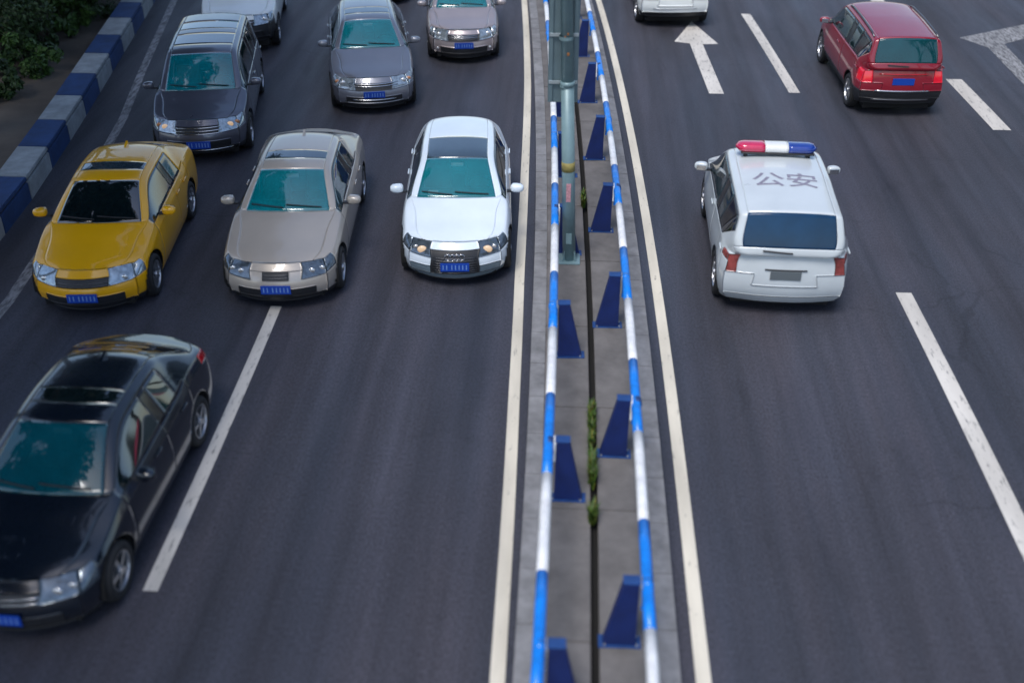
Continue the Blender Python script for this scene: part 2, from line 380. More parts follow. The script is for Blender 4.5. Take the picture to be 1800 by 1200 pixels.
# pole and the sign panel hung on it
PX, PY = -.006, 16.02
pole = empty('steel_pole', (PX, PY, ZT)); tag(pole, 'tall grey green steel pole standing between the two median rails', 'pole')
bm = bmesh.new(); add_tube(bm, [(0, 0, 0), (-.10, 0, 2.9)], [.102, .097], 20); from_bm('lower_tube', bm, M['pole'], pole, True)
bm = bmesh.new(); add_tube(bm, [(-.10, 0, 2.9), (-.31, 0, 9.0)], [.092, .08], 20); from_bm('upper_tube', bm, M['pole'], pole, True)
bm = bmesh.new(); add_box(bm, (0, 0, .012), (.34, .34, .024), bevel=.005); from_bm('base_plate', bm, M['pole'], pole)
for k in range(4):
    bm = bmesh.new(); prism(bm, [(.10, .02), (.16, .02), (.105, .20)], -.006, .006)
    bmesh.ops.rotate(bm, cent=(0, 0, 0), matrix=Matrix.Rotation(R(45 + 90 * k), 3, 'Z'), verts=bm.verts); from_bm('gusset', bm, M['pole'], pole)
bm = bmesh.new(); add_tube(bm, [(-.0986, 0, 2.86), (-.101, 0, 2.93)], .108, 20); from_bm('collar', bm, M['pole'], pole, True)
bm = bmesh.new(); add_tube(bm, [(-.0528, 0, 1.53), (-.058, 0, 1.68)], .1025, 20); from_bm('band', bm, M['band_yellow'], pole, True)
bm = bmesh.new(); add_box(bm, (-.04, -.098, 1.2), (.07, .012, .3), bevel=.004); from_bm('sticker', bm, M['sticker'], pole)
bm = bmesh.new(); add_box(bm, (-.015, -.099, .42), (.09, .014, .18), bevel=.004); from_bm('hatch_cover', bm, M['pole'], pole)
for z, dx, s in ((3.35, .02, .022), (3.64, .01, .016), (3.6, -.03, .012)):
    bm = bmesh.new(); bmesh.ops.create_uvsphere(bm, u_segments=10, v_segments=6, radius=s)
    bmesh.ops.scale(bm, vec=(1, .4, 1.3), verts=bm.verts); bmesh.ops.translate(bm, vec=(-.12 + dx, -.089, z), verts=bm.verts); from_bm('rust_spot', bm, M['rust'], pole, True)
sign = empty('sign_panel', (PX - .15, PY + .16, ZT + 2.55), R(2)); tag(sign, 'tall grey back of a traffic sign clamped behind the steel pole', 'sign')
bm = bmesh.new(); add_box(bm, (-.02, 0, 1.45), (.44, .012, 2.9), bevel=.004); from_bm('panel', bm, M['sign_back'], sign)
for dx in (-.18, .17):
    bm = bmesh.new(); add_box(bm, (dx - .02, -.022, 1.45), (.055, .03, 2.88), bevel=.006); from_bm('channel', bm, M['sign_back'], sign)
for z in (.32, 1.02, 2.0):
    bm = bmesh.new(); add_box(bm, (-.02, -.045, z), (.42, .018, .05), bevel=.004); from_bm('bracket', bm, M['clamp'], sign)
    bm = bmesh.new(); add_tube(bm, [(.045 - .034 * z, -.16, z - .025), (.045 - .034 * z, -.16, z + .025)], .104, 18, False); from_bm('clamp', bm, M['pole'], sign, True)

# ------------------------------------------------------------------ painted wall on the left
wall = empty('painted_wall', (wall_x(17), 17, 0)); tag(wall, 'low concrete wall painted in blue and white blocks at the left roadside', 'wall')
wi = Matrix.Translation((-wall_x(17), -17, 0))
for k in range(-16, 26):
    y0 = 18.02 + 1.36 * k; y1 = y0 + 1.352
    c = 'wall_blue' if k % 2 else 'wall_white'
    bm = bmesh.new(); block_between(bm, lambda y: wall_x(y) - .52, wall_x, y0, y1, -.02, .335, .012); bmesh.ops.transform(bm, matrix=wi, verts=bm.verts)
    from_bm('wall_block', bm, M[c], wall)
    bm = bmesh.new(); block_between(bm, lambda y: wall_x(y) - .50, lambda y: wall_x(y) - .04, y0, y1, .335, .37, 0); bmesh.ops.transform(bm, matrix=wi, verts=bm.verts)
    from_bm('shadow_gap', bm, M['gap_shadow'], wall)  # recess under the coping, coloured dark as its shadow line
    bm = bmesh.new(); block_between(bm, lambda y: wall_x(y) - .58, lambda y: wall_x(y) - .005, y0, y1, .37, .44 + rk.uniform(-.004, .004), .014); bmesh.ops.transform(bm, matrix=wi, verts=bm.verts)
    from_bm('coping_block', bm, M[c], wall)

# ------------------------------------------------------------------ cars
def build_shell(S, lvl):
    """Box-topology cage -> subdivision -> arrays (verts, quads, tag per quad)."""
    L, W, H = S['L'], S['W'], S['H']; hw = W / 2; f = L / 2
    zs = S.get('zs', .20); zf = S['zf']; zc = S['zc']; zb = S['zb']; zd = S['zd']; zt = S['zt']; wr = S['wr']
    x4 = f - S['cowl']; x6 = f - S['wtop']; x11 = -f + S['rend']; x13 = -f + S['deck']
    xB = S.get('xB', (x6 + x11) / 2 + .12)
    X = [f, f - .52, f - .80, (f - .80 + x4) / 2, x4, (x4 + x6) / 2, x6, x6 - S.get('strip', .22), xB, xB - .10, 0, x11, (x11 + x13) / 2, x13, -f + .34 if S['deck'] > .5 else (x13 + -f) / 2, -f]
    X[10] = x11 + S.get('cw', .12)
    X[14] = min(X[14], x13 - .03)
    N = 15; K = 5; C = 8
    XS = list(X)
    if S.get('hatch'):
        for i_, d_ in ((10, 1.0 if S.get('quarter') else .86), (11, .70), (12, .60), (13, .50), (14, .37)): XS[i_] = -f + d_
        if S.get('quarter'): X[10] = -f + .95
    taper = [.80, .955, .985, 1, 1, 1, 1, 1, 1, 1, .998, .992, .985, .975, .955, .80]
    if S.get('hatch'): taper[12:15] = [.985, .97, .95]
    if S.get('quarter'): taper[12:16] = [.995, .99, .985, .90]
    zbelt = [zf, zf + .05, zf + .09, (zf + .09 + zc) / 2, zc - .03, zb, zb, zb + .005, zb + .01, zb + .012, zb + .02, zd + .0, zd + .0, zd - .01, zt - .005, zt - .03]
    if S.get('hatch'): zbelt[11] = zb + .03; zbelt[12] = zb + .03
    tl = [0, .17, .42, .66, .87, 1]
    wl = [.915, .975, 1.0, .99, .96, S.get('by', .905)]
    fr = [1, .80, .54, .27, 0]                                # column fractions
    rakeF = S.get('rakeF', [.10, .025, 0, .03, .10, .20]); rakeR = S.get('rakeR', [.10, .03, 0, .02, .06, .12])
    bowF = S.get('bowF', .24); bowR = S.get('bowR', .17)
    V = {}
    def top(i, k):
        kk = k if k <= 4 else 8 - k; sg = 1 if k <= 4 else -1; fq = fr[kk]
        yb = hw * wl[5] * taper[i]
        crown = [0, .028, .052, .064, .068][kk]
        if i <= 3 or i >= 14:
            cs = {0: .7, 1: .9, 2: 1, 3: 1, 14: .6, 15: .4}[i]
            y = yb * fq; z = zbelt[i] + crown * cs * S.get('crown', 1)
            x = X[i]
            if i == 0: x = f - bowF * fq ** 2.2 - rakeF[5]
            elif i == 15: x = -f + bowR * fq ** 2.2 + rakeR[5]
            elif i <= 3: x += .10 * (1 - fq * fq) * (1 if i == 1 else .6)
            else: x -= .06 * (1 - fq * fq)
            return x, sg * y, z
        yr = [yb, wr + .035, wr - .045, wr * .52, 0][kk]
        roofz = {6: H - .03, 7: H - .008, 8: H, 9: H, 10: H - S.get('rd', .02), 11: H - S.get('re', .06)}
        rz = [0, -.085, -.040, -.010, 0][kk]
        if i in (4, 13):
            y = [yb, hw * .835, hw * .755, hw * .40, 0][kk]
            z = [zbelt[i], zc + .0, zc + .012, zc + .03, zc + .036][kk] if i == 4 else [zbelt[i], zd + .015, zd + .03, zd + .045, zd + .05][kk]
            b = .16 * (1 - (y / hw) ** 2)
            x = X[i] + (b - .04 if i == 4 else -b * .7 + .03) if kk else X[i]
            return x, sg * y, z
        if i in (5, 12):
            a, b2 = (4, 6) if i == 5 else (13, 11)
            p, q = top(a, k), top(b2, k); t = .52
            z = p[2] * (1 - t) + q[2] * t + (.022 if kk else 0)
            if kk == 0: z = zbelt[i]
            return p[0] * (1 - t) + q[0] * t, p[1] * (1 - t) + q[1] * t, z
        z = zbelt[i] if kk == 0 else roofz[i] + rz
        x = X[i]
        if kk >= 1:
            b = .10 * (1 - (yr / wr) ** 2 * .9)
            if i in (6, 7): x += b
            if i == 11: x -= b * .6
        ys = yr * {6: .985, 7: 1, 8: 1, 9: 1, 10: .985, 11: S.get('wre', .95)}[i] if kk else yr
        return x, sg * ys, z
    def side(i, j, sg):
        y = hw * wl[j] * taper[i]
        z0 = zs + (.03 if i in (0, 15) else 0); z = z0 + (zbelt[i] - z0) * tl[j]; x = XS[i]
        if i == 0: x = f - bowF - rakeF[j]
        if i == 15: x = -f + bowR + rakeR[j]
        if j == 3 and i == 0: z += .035
        if j == 3 and i == 1: z += .07
        if j == 4 and i == 1: z += .02
        return x, sg * y, z
    def face(i, j, k):
        kk = k if k <= 4 else 8 - k; sg = 1 if k <= 4 else -1; fq = fr[kk]
        if i == 15 and kk == 1: fq = S.get('f1r', .80)
        if kk in (1, 2): fq = fq + ({3: -.05, 4: .04, 5: .10}.get(j, 0) if i == 0 else {3: -.07, 4: -.02}.get(j, 0))
        y = hw * wl[j] * taper[i] * fq
        z0 = zs + .03; z = z0 + (zbelt[i] - z0) * tl[j] + [0, .012, .02, .024, .025][kk] * tl[j] + ([.035, .022, 0, 0, 0][kk] if (i == 0 and j == 3) else 0)
        if i == 0: x = f - bowF * fq ** 2.2 - rakeF[j]
        else: x = -f + bowR * fq ** 2.2 + rakeR[j]
        return x, sg * y, z
    verts = []; ids = {}
    def vid(key, co):
        if key not in ids: ids[key] = len(verts); verts.append(co)
        return ids[key]
    def T(i, k):
        if k == 0: return Sd(i, K, 1)
        if k == 8: return Sd(i, K, -1)
        if i in (0, 15): return vid(('F', i, K, k), top(i, k))
        return vid(('T', i, k), top(i, k))
    def Sd(i, j, sg): return vid(('S', i, j, sg), side(i, j, sg))
    def F(i, j, k):
        if k == 0: return Sd(i, j, 1)
        if k == 8: return Sd(i, j, -1)
        if j == K: return T(i, k)
        return vid(('F', i, j, k), face(i, j, k))
    quads = []; tags = []
    def add(q, t): quads.append(q); tags.append(t)
    ov = S.get('tags', {})
    for i in range(N):
        for k in range(C):
            kk = k if k < 4 else 7 - k; sd = 'L' if k < 4 else 'R'
            if i <= 3: t = 'body' if kk == 0 else 'hood'
            elif i <= 5: t = {0: 'front_window_' + sd, 1: 'body'}.get(kk, 'windscreen')
            elif i <= 10:
                if kk == 0:
                    t = ('front_window_' if i in (6, 7) else 'pillar_' if i == 8 else 'rear_window_' if i == 9 else ('pillar_' if S.get('quarter') else 'bodyx_')) + sd
                    if t.startswith('bodyx'): t = 'body'
                elif kk == 1: t = 'body'
                else:
                    t = 'roof'
                    if (i == 7 and S.get('sunroof')) or (i == 6 and S.get('sunroof') == 2) or (i == 9 and S.get('sunroof') == 3): t = 'sunroof' if i != 9 else 'sunroof_b'
            elif i <= 12:
                t = {0: ('quarter_window_' + sd) if (S.get('quarter') and i == 11) else 'body', 1: 'body'}.get(kk, 'rear_glass')
            else: t = 'body' if kk == 0 else 'trunk_lid'
            t = ov.get(('T', i, kk), t)
            add((T(i, k), T(i, k + 1), T(i + 1, k + 1), T(i + 1, k)), t)
        for sg, sd in ((1, 'L'), (-1, 'R')):
            for j in range(K):
                t = 'body'
                if i == 0: t = ('headlight_' + sd) if j >= 3 else 'front_bumper'
                elif 4 <= i <= 7 and j >= 1: t = 'front_door_' + sd
                elif 8 <= i <= 10 and j >= 1: t = 'rear_door_' + sd
                elif i == 14: t = ('taillight_' + sd) if j >= 3 else 'rear_bumper'
                if 1 <= i <= 13 and j == 0: t = 'sill'
                if j == 0 and i == 0: t = 'front_lip'
                if j == 0 and i == 14: t = 'rear_lip'
                t = ov.get(('S', i, j), t)
                if t in ('headlight', 'taillight'): t += '_' + sd
                q = (Sd(i, j, sg), Sd(i, j + 1, sg), Sd(i + 1, j + 1, sg), Sd(i + 1, j, sg))
                add(q if sg > 0 else q[::-1], t)
    for i in (0, 15):
        for j in range(K):
            for k in range(C):
                kk = k if k < 4 else 7 - k; sd = 'L' if k < 4 else 'R'
                if i == 0:
                    t = 'front_bumper'
                    if j == 0: t = 'front_lip'
                    if j == 1 and kk >= 1: t = 'intake'
                    if j >= 3: t = ('headlight_' + sd) if kk <= 1 else ('grille' if j == 3 else 'hood')
                else:
                    t = 'rear_bumper'
                    if j == 0: t = 'rear_lip'
                    if j >= 3: t = ('taillight_' + sd) if kk <= 0 else 'trunk_lid'
                    if j == 2 and kk >= 2: t = 'trunk_lid'
                t = ov.get(('F' if i == 0 else 'R', j, kk), t)
                if t in ('headlight', 'taillight'): t += '_' + sd
                q = (F(i, j, k), F(i, j, k + 1), F(i, j + 1, k + 1), F(i, j + 1, k))
                add(q if i == 15 else q[::-1], t)
    names = sorted(set(tags)); ix = {n: a for a, n in enumerate(names)}
    me = bpy.data.meshes.new('cage'); me.from_pydata(verts, [], [q[::-1] for q in quads])
    for n in names: me.materials.append(None)
    me.polygons.foreach_set('material_index', [ix[t] for t in tags])
    # creases for shoulder and window lines
    cr = me.attributes.new('crease_edge', 'FLOAT', 'EDGE')
    inv = {v: k for k, v in ids.items()}
    def crease(a, b):
        ka, kb = inv[a], inv[b]
        if ka[0] == 'S' and kb[0] == 'S' and ka[2] == kb[2] == K and 1 <= min(ka[1], kb[1]) and max(ka[1], kb[1]) <= 14: return S.get('cs', .35)
        if ka[0] == 'T' and kb[0] == 'T' and ka[2] == kb[2] in (1, 7) and 4 <= min(ka[1], kb[1]) and max(ka[1], kb[1]) <= 13: return .35
        if ka[0] == 'F' and kb[0] == 'F' and ka[1] == kb[1] == 0 and ka[2] == kb[2] == K: return .35
        if ka[0] == 'T' and kb[0] == 'T' and ka[1] == kb[1] == 4: return .55
        if ka[0] == 'T' and kb[0] == 'T' and ka[1] == kb[1] == 11 and S.get('hatch'): return .55
        if ka[0] == 'S' and kb[0] == 'S' and ka[2] == kb[2] == 4 and S.get('charline'): return S['charline']
        return 0
    vals = [crease(e.vertices[0], e.vertices[1]) for e in me.edges]
    cr.data.foreach_set('value', vals)
    o = bpy.data.objects.new('cage', me); col.objects.link(o)
    md = o.modifiers.new('s', 'SUBSURF'); md.levels = lvl; md.render_levels = lvl; md.boundary_smooth = 'PRESERVE_CORNERS'
    dg = bpy.context.evaluated_depsgraph_get(); ev = o.evaluated_get(dg); m2 = ev.to_mesh()
    nv = len(m2.vertices); co = np.empty(nv * 3, np.float32); m2.vertices.foreach_get('co', co); co = co.reshape(-1, 3).astype(float)
    npoly = len(m2.polygons); q = np.empty(npoly * 4, np.int32); m2.loops.foreach_get('vertex_index', q); q = q.reshape(-1, 4)
    mi = np.empty(npoly, np.int32); m2.polygons.foreach_get('material_index', mi)
    ev.to_mesh_clear(); bpy.data.objects.remove(o); bpy.data.meshes.remove(me)
    # true size
    co[:, 0] *= L / (co[:, 0].max() - co[:, 0].min()); co[:, 0] -= (co[:, 0].max() + co[:, 0].min()) / 2
    co[:, 1] *= W / (co[:, 1].max() - co[:, 1].min())
    hz = co[:, 2]; k = (H - zs) / (hz.max() - zs); co[:, 2] = np.where(hz > .9, hz + (hz - .9) / (hz.max() - .9) * (H - hz.max()), hz)
    return co, q, mi, names

PAINT_TAGS = ('body', 'hood', 'roof', 'trunk_lid', 'front_bumper', 'rear_bumper', 'front_door', 'rear_door', 'sill')
NAME = {'front_door': 'door', 'rear_door': 'door', 'front_window': 'side_window', 'rear_window': 'side_window', 'quarter_window': 'side_window',
        'sunroof_b': 'sunroof', 'rear_glass': 'rear_window', 'pillar': 'pillar', 'front_lip': 'lower_lip', 'rear_lip': 'lower_lip', 'windscreen': 'windshield'}

WHEELS = {}
def wheel_meshes(r, wd, style):
    key = (r, wd, style)
    if key in WHEELS: return WHEELS[key]
    def lathe(name, prof, n=32):
        bm = bmesh.new(); rings = []
        for k in range(n):
            a = 2 * math.pi * k / n
            rings.append([bm.verts.new((rr * math.cos(a), y, rr * math.sin(a))) for rr, y in prof])
        for k in range(n):
            for p in range(len(prof) - 1):
                bm.faces.new((rings[k][p], rings[(k + 1) % n][p], rings[(k + 1) % n][p + 1], rings[k][p + 1]))
        bmesh.ops.recalc_face_normals(bm, faces=bm.faces); return bm
    h = wd / 2; ri = r * .66
    bm = lathe('tyre', [(ri, -h * .8), (ri + .02, -h), (r - .03, -h), (r - .006, -h * .75), (r, -h * .4), (r, h * .4), (r - .006, h * .75), (r - .03, h), (ri + .02, h), (ri, h * .8), (ri, -h * .8)])
    t = bpy.data.meshes.new('tyre'); bm.to_mesh(t); bm.free(); t.materials.append(M['rubber']); t.polygons.foreach_set('use_smooth', [True] * len(t.polygons))
    bm = lathe('rim', [(ri + .004, h * .95), (ri - .012, h * .96), (ri - .02, h * .7), (ri - .028, -h * .6)])
    ns = 5 if style == 0 else 10
    for k in range(ns):
        a = 2 * math.pi * k / ns
        b2 = bmesh.new(); wdt = .05 if ns == 5 else .03
        prism(b2, [(.03, -wdt * .6), (ri - .01, -wdt * .45), (ri - .01, wdt * .45), (.03, wdt * .6)], h * .62, h * .86)
        bmesh.ops.rotate(b2, cent=(0, 0, 0), matrix=Matrix.Rotation(a, 3, 'Y'), verts=b2.verts)
        tmp = bpy.data.meshes.new('t'); b2.to_mesh(tmp); b2.free(); bm.from_mesh(tmp); bpy.data.meshes.remove(tmp)
    c = bmesh.ops.create_cone(bm, cap_ends=True, segments=16, radius1=.06, radius2=.05, depth=.06)['verts']
    bmesh.ops.rotate(bm, cent=(0, 0, 0), matrix=Matrix.Rotation(R(-90), 3, 'X'), verts=c); bmesh.ops.translate(bm, vec=(0, h * .78, 0), verts=c)
    rm = bpy.data.meshes.new('rim'); bm.to_mesh(rm); bm.free(); rm.materials.append(M['alloy'] if style != 2 else M['alloy_dark'])
    bm = bmesh.new(); bmesh.ops.create_cone(bm, cap_ends=True, segments=24, radius1=ri - .02, radius2=ri - .02, depth=.02)
    bmesh.ops.rotate(bm, cent=(0, 0, 0), matrix=Matrix.Rotation(R(90), 3, 'X'), verts=bm.verts)
    dk = bpy.data.meshes.new('brake_disc'); bm.to_mesh(dk); bm.free(); dk.materials.append(M['under'])
    WHEELS[key] = (t, rm, dk); return WHEELS[key]

def mirror_mesh():
    """rounded shell, flat towards the rear, tapering outwards"""
    bm = bmesh.new(); bmesh.ops.create_uvsphere(bm, u_segments=20, v_segments=12, radius=1)
    for v in bm.verts:
        x, y, z = v.co
        e = lambda t: math.copysign(abs(t) ** .62, t)
        x, y, z = e(x), e(y), e(z)
        k = 1 - .18 * max(0, y)
        v.co = Vector(((x * .085 if x > 0 else x * .05) * k, y * .108, z * .068 * k))
    return bm

def make_car(name, label, cat, x, y, yaw, S, pm, lvl=3, group=None):
    root = empty(name, (x, y, 0.002), R(yaw)); tag(root, label, cat, group)
    co, q, mi, names = build_shell(S, lvl)
    L, W, H = S['L'], S['W'], S['H']; f = L / 2; hw = W / 2
    r = S.get('r', .32); ra = r + .055
    wx = [f - S['fa'], -f + S['ra']]
    # wheel arches: open the sides round each wheel and pull the rim of the hole onto the circle
    cen = co[q].mean(1); keep = np.ones(len(q), bool); snap = {}
    for xc in wx:
        d = np.hypot(cen[:, 0] - xc, cen[:, 2] - r)
        kill = (d < ra) & (np.abs(cen[:, 1]) > hw * .78)
        keep &= ~kill
        vk = np.unique(q[kill]); vd = np.hypot(co[vk, 0] - xc, co[vk, 2] - r)
        for v, dd in zip(vk, vd): snap[v] = (xc, dd)
    used = np.zeros(len(co), bool); used[q[keep].ravel()] = True
    for v, (xc, dd) in snap.items():
        if used[v] and dd > .12:
            s = ra / dd; zz = r + (co[v, 2] - r) * s
            if co[v, 2] > .235: co[v, 0] = xc + (co[v, 0] - xc) * s; co[v, 2] = zz
    q = q[keep]; mi = mi[keep]
    # vertex normals of the whole shell
    fn = np.cross(co[q[:, 2]] - co[q[:, 0]], co[q[:, 3]] - co[q[:, 1]]); fn /= (np.linalg.norm(fn, axis=1)[:, None] + 1e-12)
    vn = np.zeros_like(co)
    for c_ in range(4): np.add.at(vn, q[:, c_], fn)
    vn /= (np.linalg.norm(vn, axis=1)[:, None] + 1e-12)
    bvh = BVHTree.FromPolygons([tuple(c_) for c_ in co], [tuple(int(b) for b in a) for a in q])
    sm = S.get('mats', {})
    parts = {}
    pieces = []
    for ti, tn in enumerate(names):
        sel = q[mi == ti]
        if not len(sel): continue
        lab = np.arange(len(co))
        while True:                                            # connected pieces of one tag
            mn = lab[sel].min(1); new = lab.copy()
            for c_ in range(4): np.minimum.at(new, sel[:, c_], mn)
            if (new == lab).all(): break
            lab = new
        fl = lab[sel[:, 0]]
        for u in np.unique(fl): pieces.append((tn, sel[fl == u]))
    for tn, sel in pieces:
        uv, invx = np.unique(sel, return_inverse=True); invx = invx.reshape(-1, 4)
        bm = bmesh.new(); vs = [bm.verts.new(co[v]) for v in uv]
        nrm = {tuple(np.round(co[v], 4)): vn[v] for v in uv}
        for a in invx: bm.faces.new([vs[b] for b in a])
        base = tn[:-2] if tn.endswith(('_L', '_R')) else tn
        isglass = base in ('windscreen', 'front_window', 'rear_window', 'quarter_window', 'rear_glass', 'sunroof', 'sunroof_b')
        th = .016 if base in ('windscreen', 'rear_glass', 'front_window', 'rear_window', 'quarter_window') else .004
        try:
            bmesh.ops.inset_region(bm, faces=list(bm.faces), thickness=th, use_boundary=True, use_even_offset=True)
        except Exception: pass
        dep = .012 if not isglass else .010
        for v in bm.verts:
            if v.is_boundary:
                n = nrm.get(tuple(np.round(np.array(v.co), 4)))
                if n is not None: v.co -= Vector(n) * dep
        default = {'windscreen': M['windscreen'], 'rear_glass': M['dark_glass'], 'front_window': M['side_glass'], 'rear_window': M['side_glass'],
                   'quarter_window': M['dark_glass'], 'sunroof': M['roof_glass'], 'sunroof_b': M['roof_glass'], 'pillar': M['gloss_black'], 'grille': M['black_plastic'],
                   'intake': M['black_plastic'], 'front_lip': M['black_plastic'], 'rear_lip': M['black_plastic'], 'headlight': M['lamp'], 'taillight': M['tail_red'],
                   'fog': M['black_plastic'], 'tail_bar': M['chrome'], 'cladding': M['black_plastic'], 'skid': M['alloy']}
        m = sm.get(base, default.get(base, pm))
        me = bpy.data.meshes.new(NAME.get(base, base)); bm.faces.ensure_lookup_table()
        for fc in bm.faces:
            if any(v.is_boundary for v in fc.verts): fc.material_index = 1
        bm.to_mesh(me); bm.free(); me.materials.append(m)
        me.materials.append(M['seal_and_gap'])  # dark rim: rubber round the glass, painted-in gap shade between body panels
        parts.setdefault(base, []).append(link(NAME.get(base, base), me, m, root, True))
    def cast(o, d):
        h = bvh.ray_cast(Vector(o), Vector(d)); return h
    # underbody and cabin
    bm = bmesh.new(); add_box(bm, (0, 0, .27), (L - .55, W - .50, .24)); from_bm('underbody', bm, M['under'], root)
    zb = S['zb']; xc0 = f - S['cowl']; xr = -f + S['rend']
    bm = bmesh.new(); add_box(bm, (0, 0, .52), (L - 1.1, W - .34, .06)); add_box(bm, (xc0 - .18, 0, .62), (.06, W - .40, .40))
    add_box(bm, (max(xr - .25, -f + .5), 0, .62), (.06, W - .40, .40)); from_bm('cabin_floor', bm, M['dash'], root)
    bm = bmesh.new(); add_box(bm, (xc0 - .22, 0, S['zc'] - .10), (.44, W - .42, .16), bevel=.05); from_bm('dashboard', bm, M['dash'], root, True)
    drv = .36 * W / 1.8
    for s in (1, -1):
        sx = f - S['wtop'] - .38
        bm = bmesh.new(); add_box(bm, (sx + .25, s * drv, .62), (.52, .48, .16), bevel=.05)
        add_box(bm, (sx, s * drv, .90), (.15, .47, .62), Matrix.Rotation(R(-16), 3, 'Y'), bevel=.05)
        add_box(bm, (sx - .10, s * drv, H - .27), (.09, .25, .17), Matrix.Rotation(R(-12), 3, 'Y'), bevel=.04); from_bm('seat', bm, M['seat'], root, True)
    bm = bmesh.new(); add_box(bm, (xr + .35, 0, .62), (.5, W - .5, .16), bevel=.05); add_box(bm, (xr + .10, 0, .88), (.16, W - .5, .55), Matrix.Rotation(R(-20), 3, 'Y'), bevel=.05)
    from_bm('rear_seat', bm, M['seat'], root, True)
    bm = bmesh.new(); pts = []
    for k in range(17):
        a = 2 * math.pi * k / 16; pts.append((f - S['wtop'] + .12 + .09 * math.sin(a), drv + .18 * math.cos(a), S['zc'] - .03 + .16 * math.sin(a)))
    add_tube(bm, pts, .016, 8, False); from_bm('steering_wheel', bm, M['dash'], root, True)
    # wheels
    tm, rm, dk = wheel_meshes(r, S.get('tw', .215), S.get('rim', 0))
    for xc in wx:
        for s in (1, -1):
            w_ = empty('wheel', (xc, s * (hw - .125), r), 0 if s > 0 else math.pi, root)
            link('tyre', tm, None, w_); link('rim', rm, None, w_); link('brake_disc', dk, None, w_)
            bm = bmesh.new(); n = 20; rows = []
            for k in range(n + 1):
                a = R(-10) + R(200) * k / n
                rows.append([bm.verts.new((xc + ra * 1.0 * math.cos(a), s * yy, r + ra * 1.0 * math.sin(a))) for yy in (hw - .045, hw - .36)] )
            for k in range(n): bm.faces.new((rows[k][0], rows[k + 1][0], rows[k + 1][1], rows[k][1]))
            bm.faces.new([rw[1] for rw in rows]); from_bm('wheel_arch', bm, M['under'], root)
    # mirrors
    mx = f - S['cowl'] - S.get('mirx', .30); mz = S['zb'] + .075
    for s in (1, -1):
        h = cast((mx, s * 3, S['zb'] - .03), (0, -s, 0)); y0 = h[0].y if h[0] else s * hw
        bm = mirror_mesh()
        if s < 0: bmesh.ops.scale(bm, vec=(1, -1, 1), verts=bm.verts); bmesh.ops.reverse_faces(bm, faces=bm.faces)
        bmesh.ops.rotate(bm, cent=(0, 0, 0), matrix=Matrix.Rotation(R(-10 * s), 3, 'Z'), verts=bm.verts)
        bmesh.ops.translate(bm, vec=(mx, y0 + s * .155, mz), verts=bm.verts)
        mo = from_bm('mirror', bm, sm.get('mirror', pm), root, True)
        bm = bmesh.new(); add_box(bm, (mx, y0 + s * .05, mz - .055), (.07, .13, .035), bevel=.01); from_bm('mirror_arm', bm, M['black_plastic'], mo)
        bm = bmesh.new(); add_box(bm, (mx - .072, y0 + s * .155, mz), (.012, .15, .09), Matrix.Rotation(R(-10 * s), 3, 'Z'), bevel=.004); from_bm('mirror_glass', bm, M['chrome'], mo)
        # door handles
        for xh in (S.get('h1', f - S['wtop'] - .62), S.get('h2', xr + .25)):
            h = cast((xh, s * 3, S['zb'] - .10), (0, -s, 0))
            if h[0]:
                bm = bmesh.new(); add_box(bm, (xh, h[0].y + s * .016, h[0].z), (.18, .022, .028), bevel=.008); from_bm('door_handle', bm, sm.get('handle', pm), root, True)
    bm = bmesh.new(); add_box(bm, (f - S['wtop'] + .10, 0, H - .17), (.03, .20, .06), bevel=.012); from_bm('inside_mirror', bm, M['paper'], root, True)
    # wipers along the foot of the windscreen
    for ya, yb2 in ((hw * .58, -.02), (-.06, -hw * .62)):
        pts = []
        for k in range(9):
            t = k / 8; yy = ya + (yb2 - ya) * t; xx = f - S['cowl'] + .16 * (1 - (yy / hw) ** 2) - .085 - .05 * t
            h = cast((xx, yy, 3), (0, 0, -1))
            if h[0]: pts.append(h[0] + Vector((0, 0, .018)))
        if len(pts) > 2:
            bm = bmesh.new(); add_tube(bm, pts, .010, 6); from_bm('wiper', bm, M['seal_and_gap'], root)
    # number plate with its row of characters as illegible raised strokes
    def plate(front, z, m, marks=True, off=.012):
        d = -1 if front else 1
        h = cast((-d * (f + 1), 0, z), (d, 0, 0))
        xx = (h[0].x if h[0] else -d * f) - d * off
        n = h[1] if h[1] else Vector((-d, 0, 0)); tilt = math.asin(max(-.4, min(.4, n.z))) * .6
        bm = bmesh.new(); add_box(bm, (0, 0, 0), (.014, .44, .14), bevel=.004)
        p = from_bm('number_plate', bm, m, root); p.location = (xx, 0, z); p.rotation_euler = (0, d * tilt, 0)
        if marks:
            bm = bmesh.new()
            for k in range(7):
                yy = -.165 + .33 * k / 6 + (.012 if k > 1 else -.012)
                add_box(bm, (-d * .008, yy, 0), (.003, .016, .08))
            from_bm('plate_marks', bm, M['plate_mark'], p)['kind'] = 'stuff'
        return p
    if S.get('pf'): plate(True, S['pf'], S.get('pfm', M['plate_blue']), True)
    if S.get('pr'): plate(False, S['pr'], S.get('prm', M['plate_blue']), False)
    # grille bars that follow the nose
    for z, hwid, rad, mm in S.get('bars', []):
        pts = []
        for k in range(13):
            yy = -hwid + 2 * hwid * k / 12
            h = cast((f + 1, yy, z), (-1, 0, 0))
            if h[0]: pts.append(h[0] + Vector((.010, 0, 0)))
        if len(pts) > 3:
            bm = bmesh.new(); add_tube(bm, pts, rad, 8); from_bm('grille_bar', bm, M[mm], root, True)
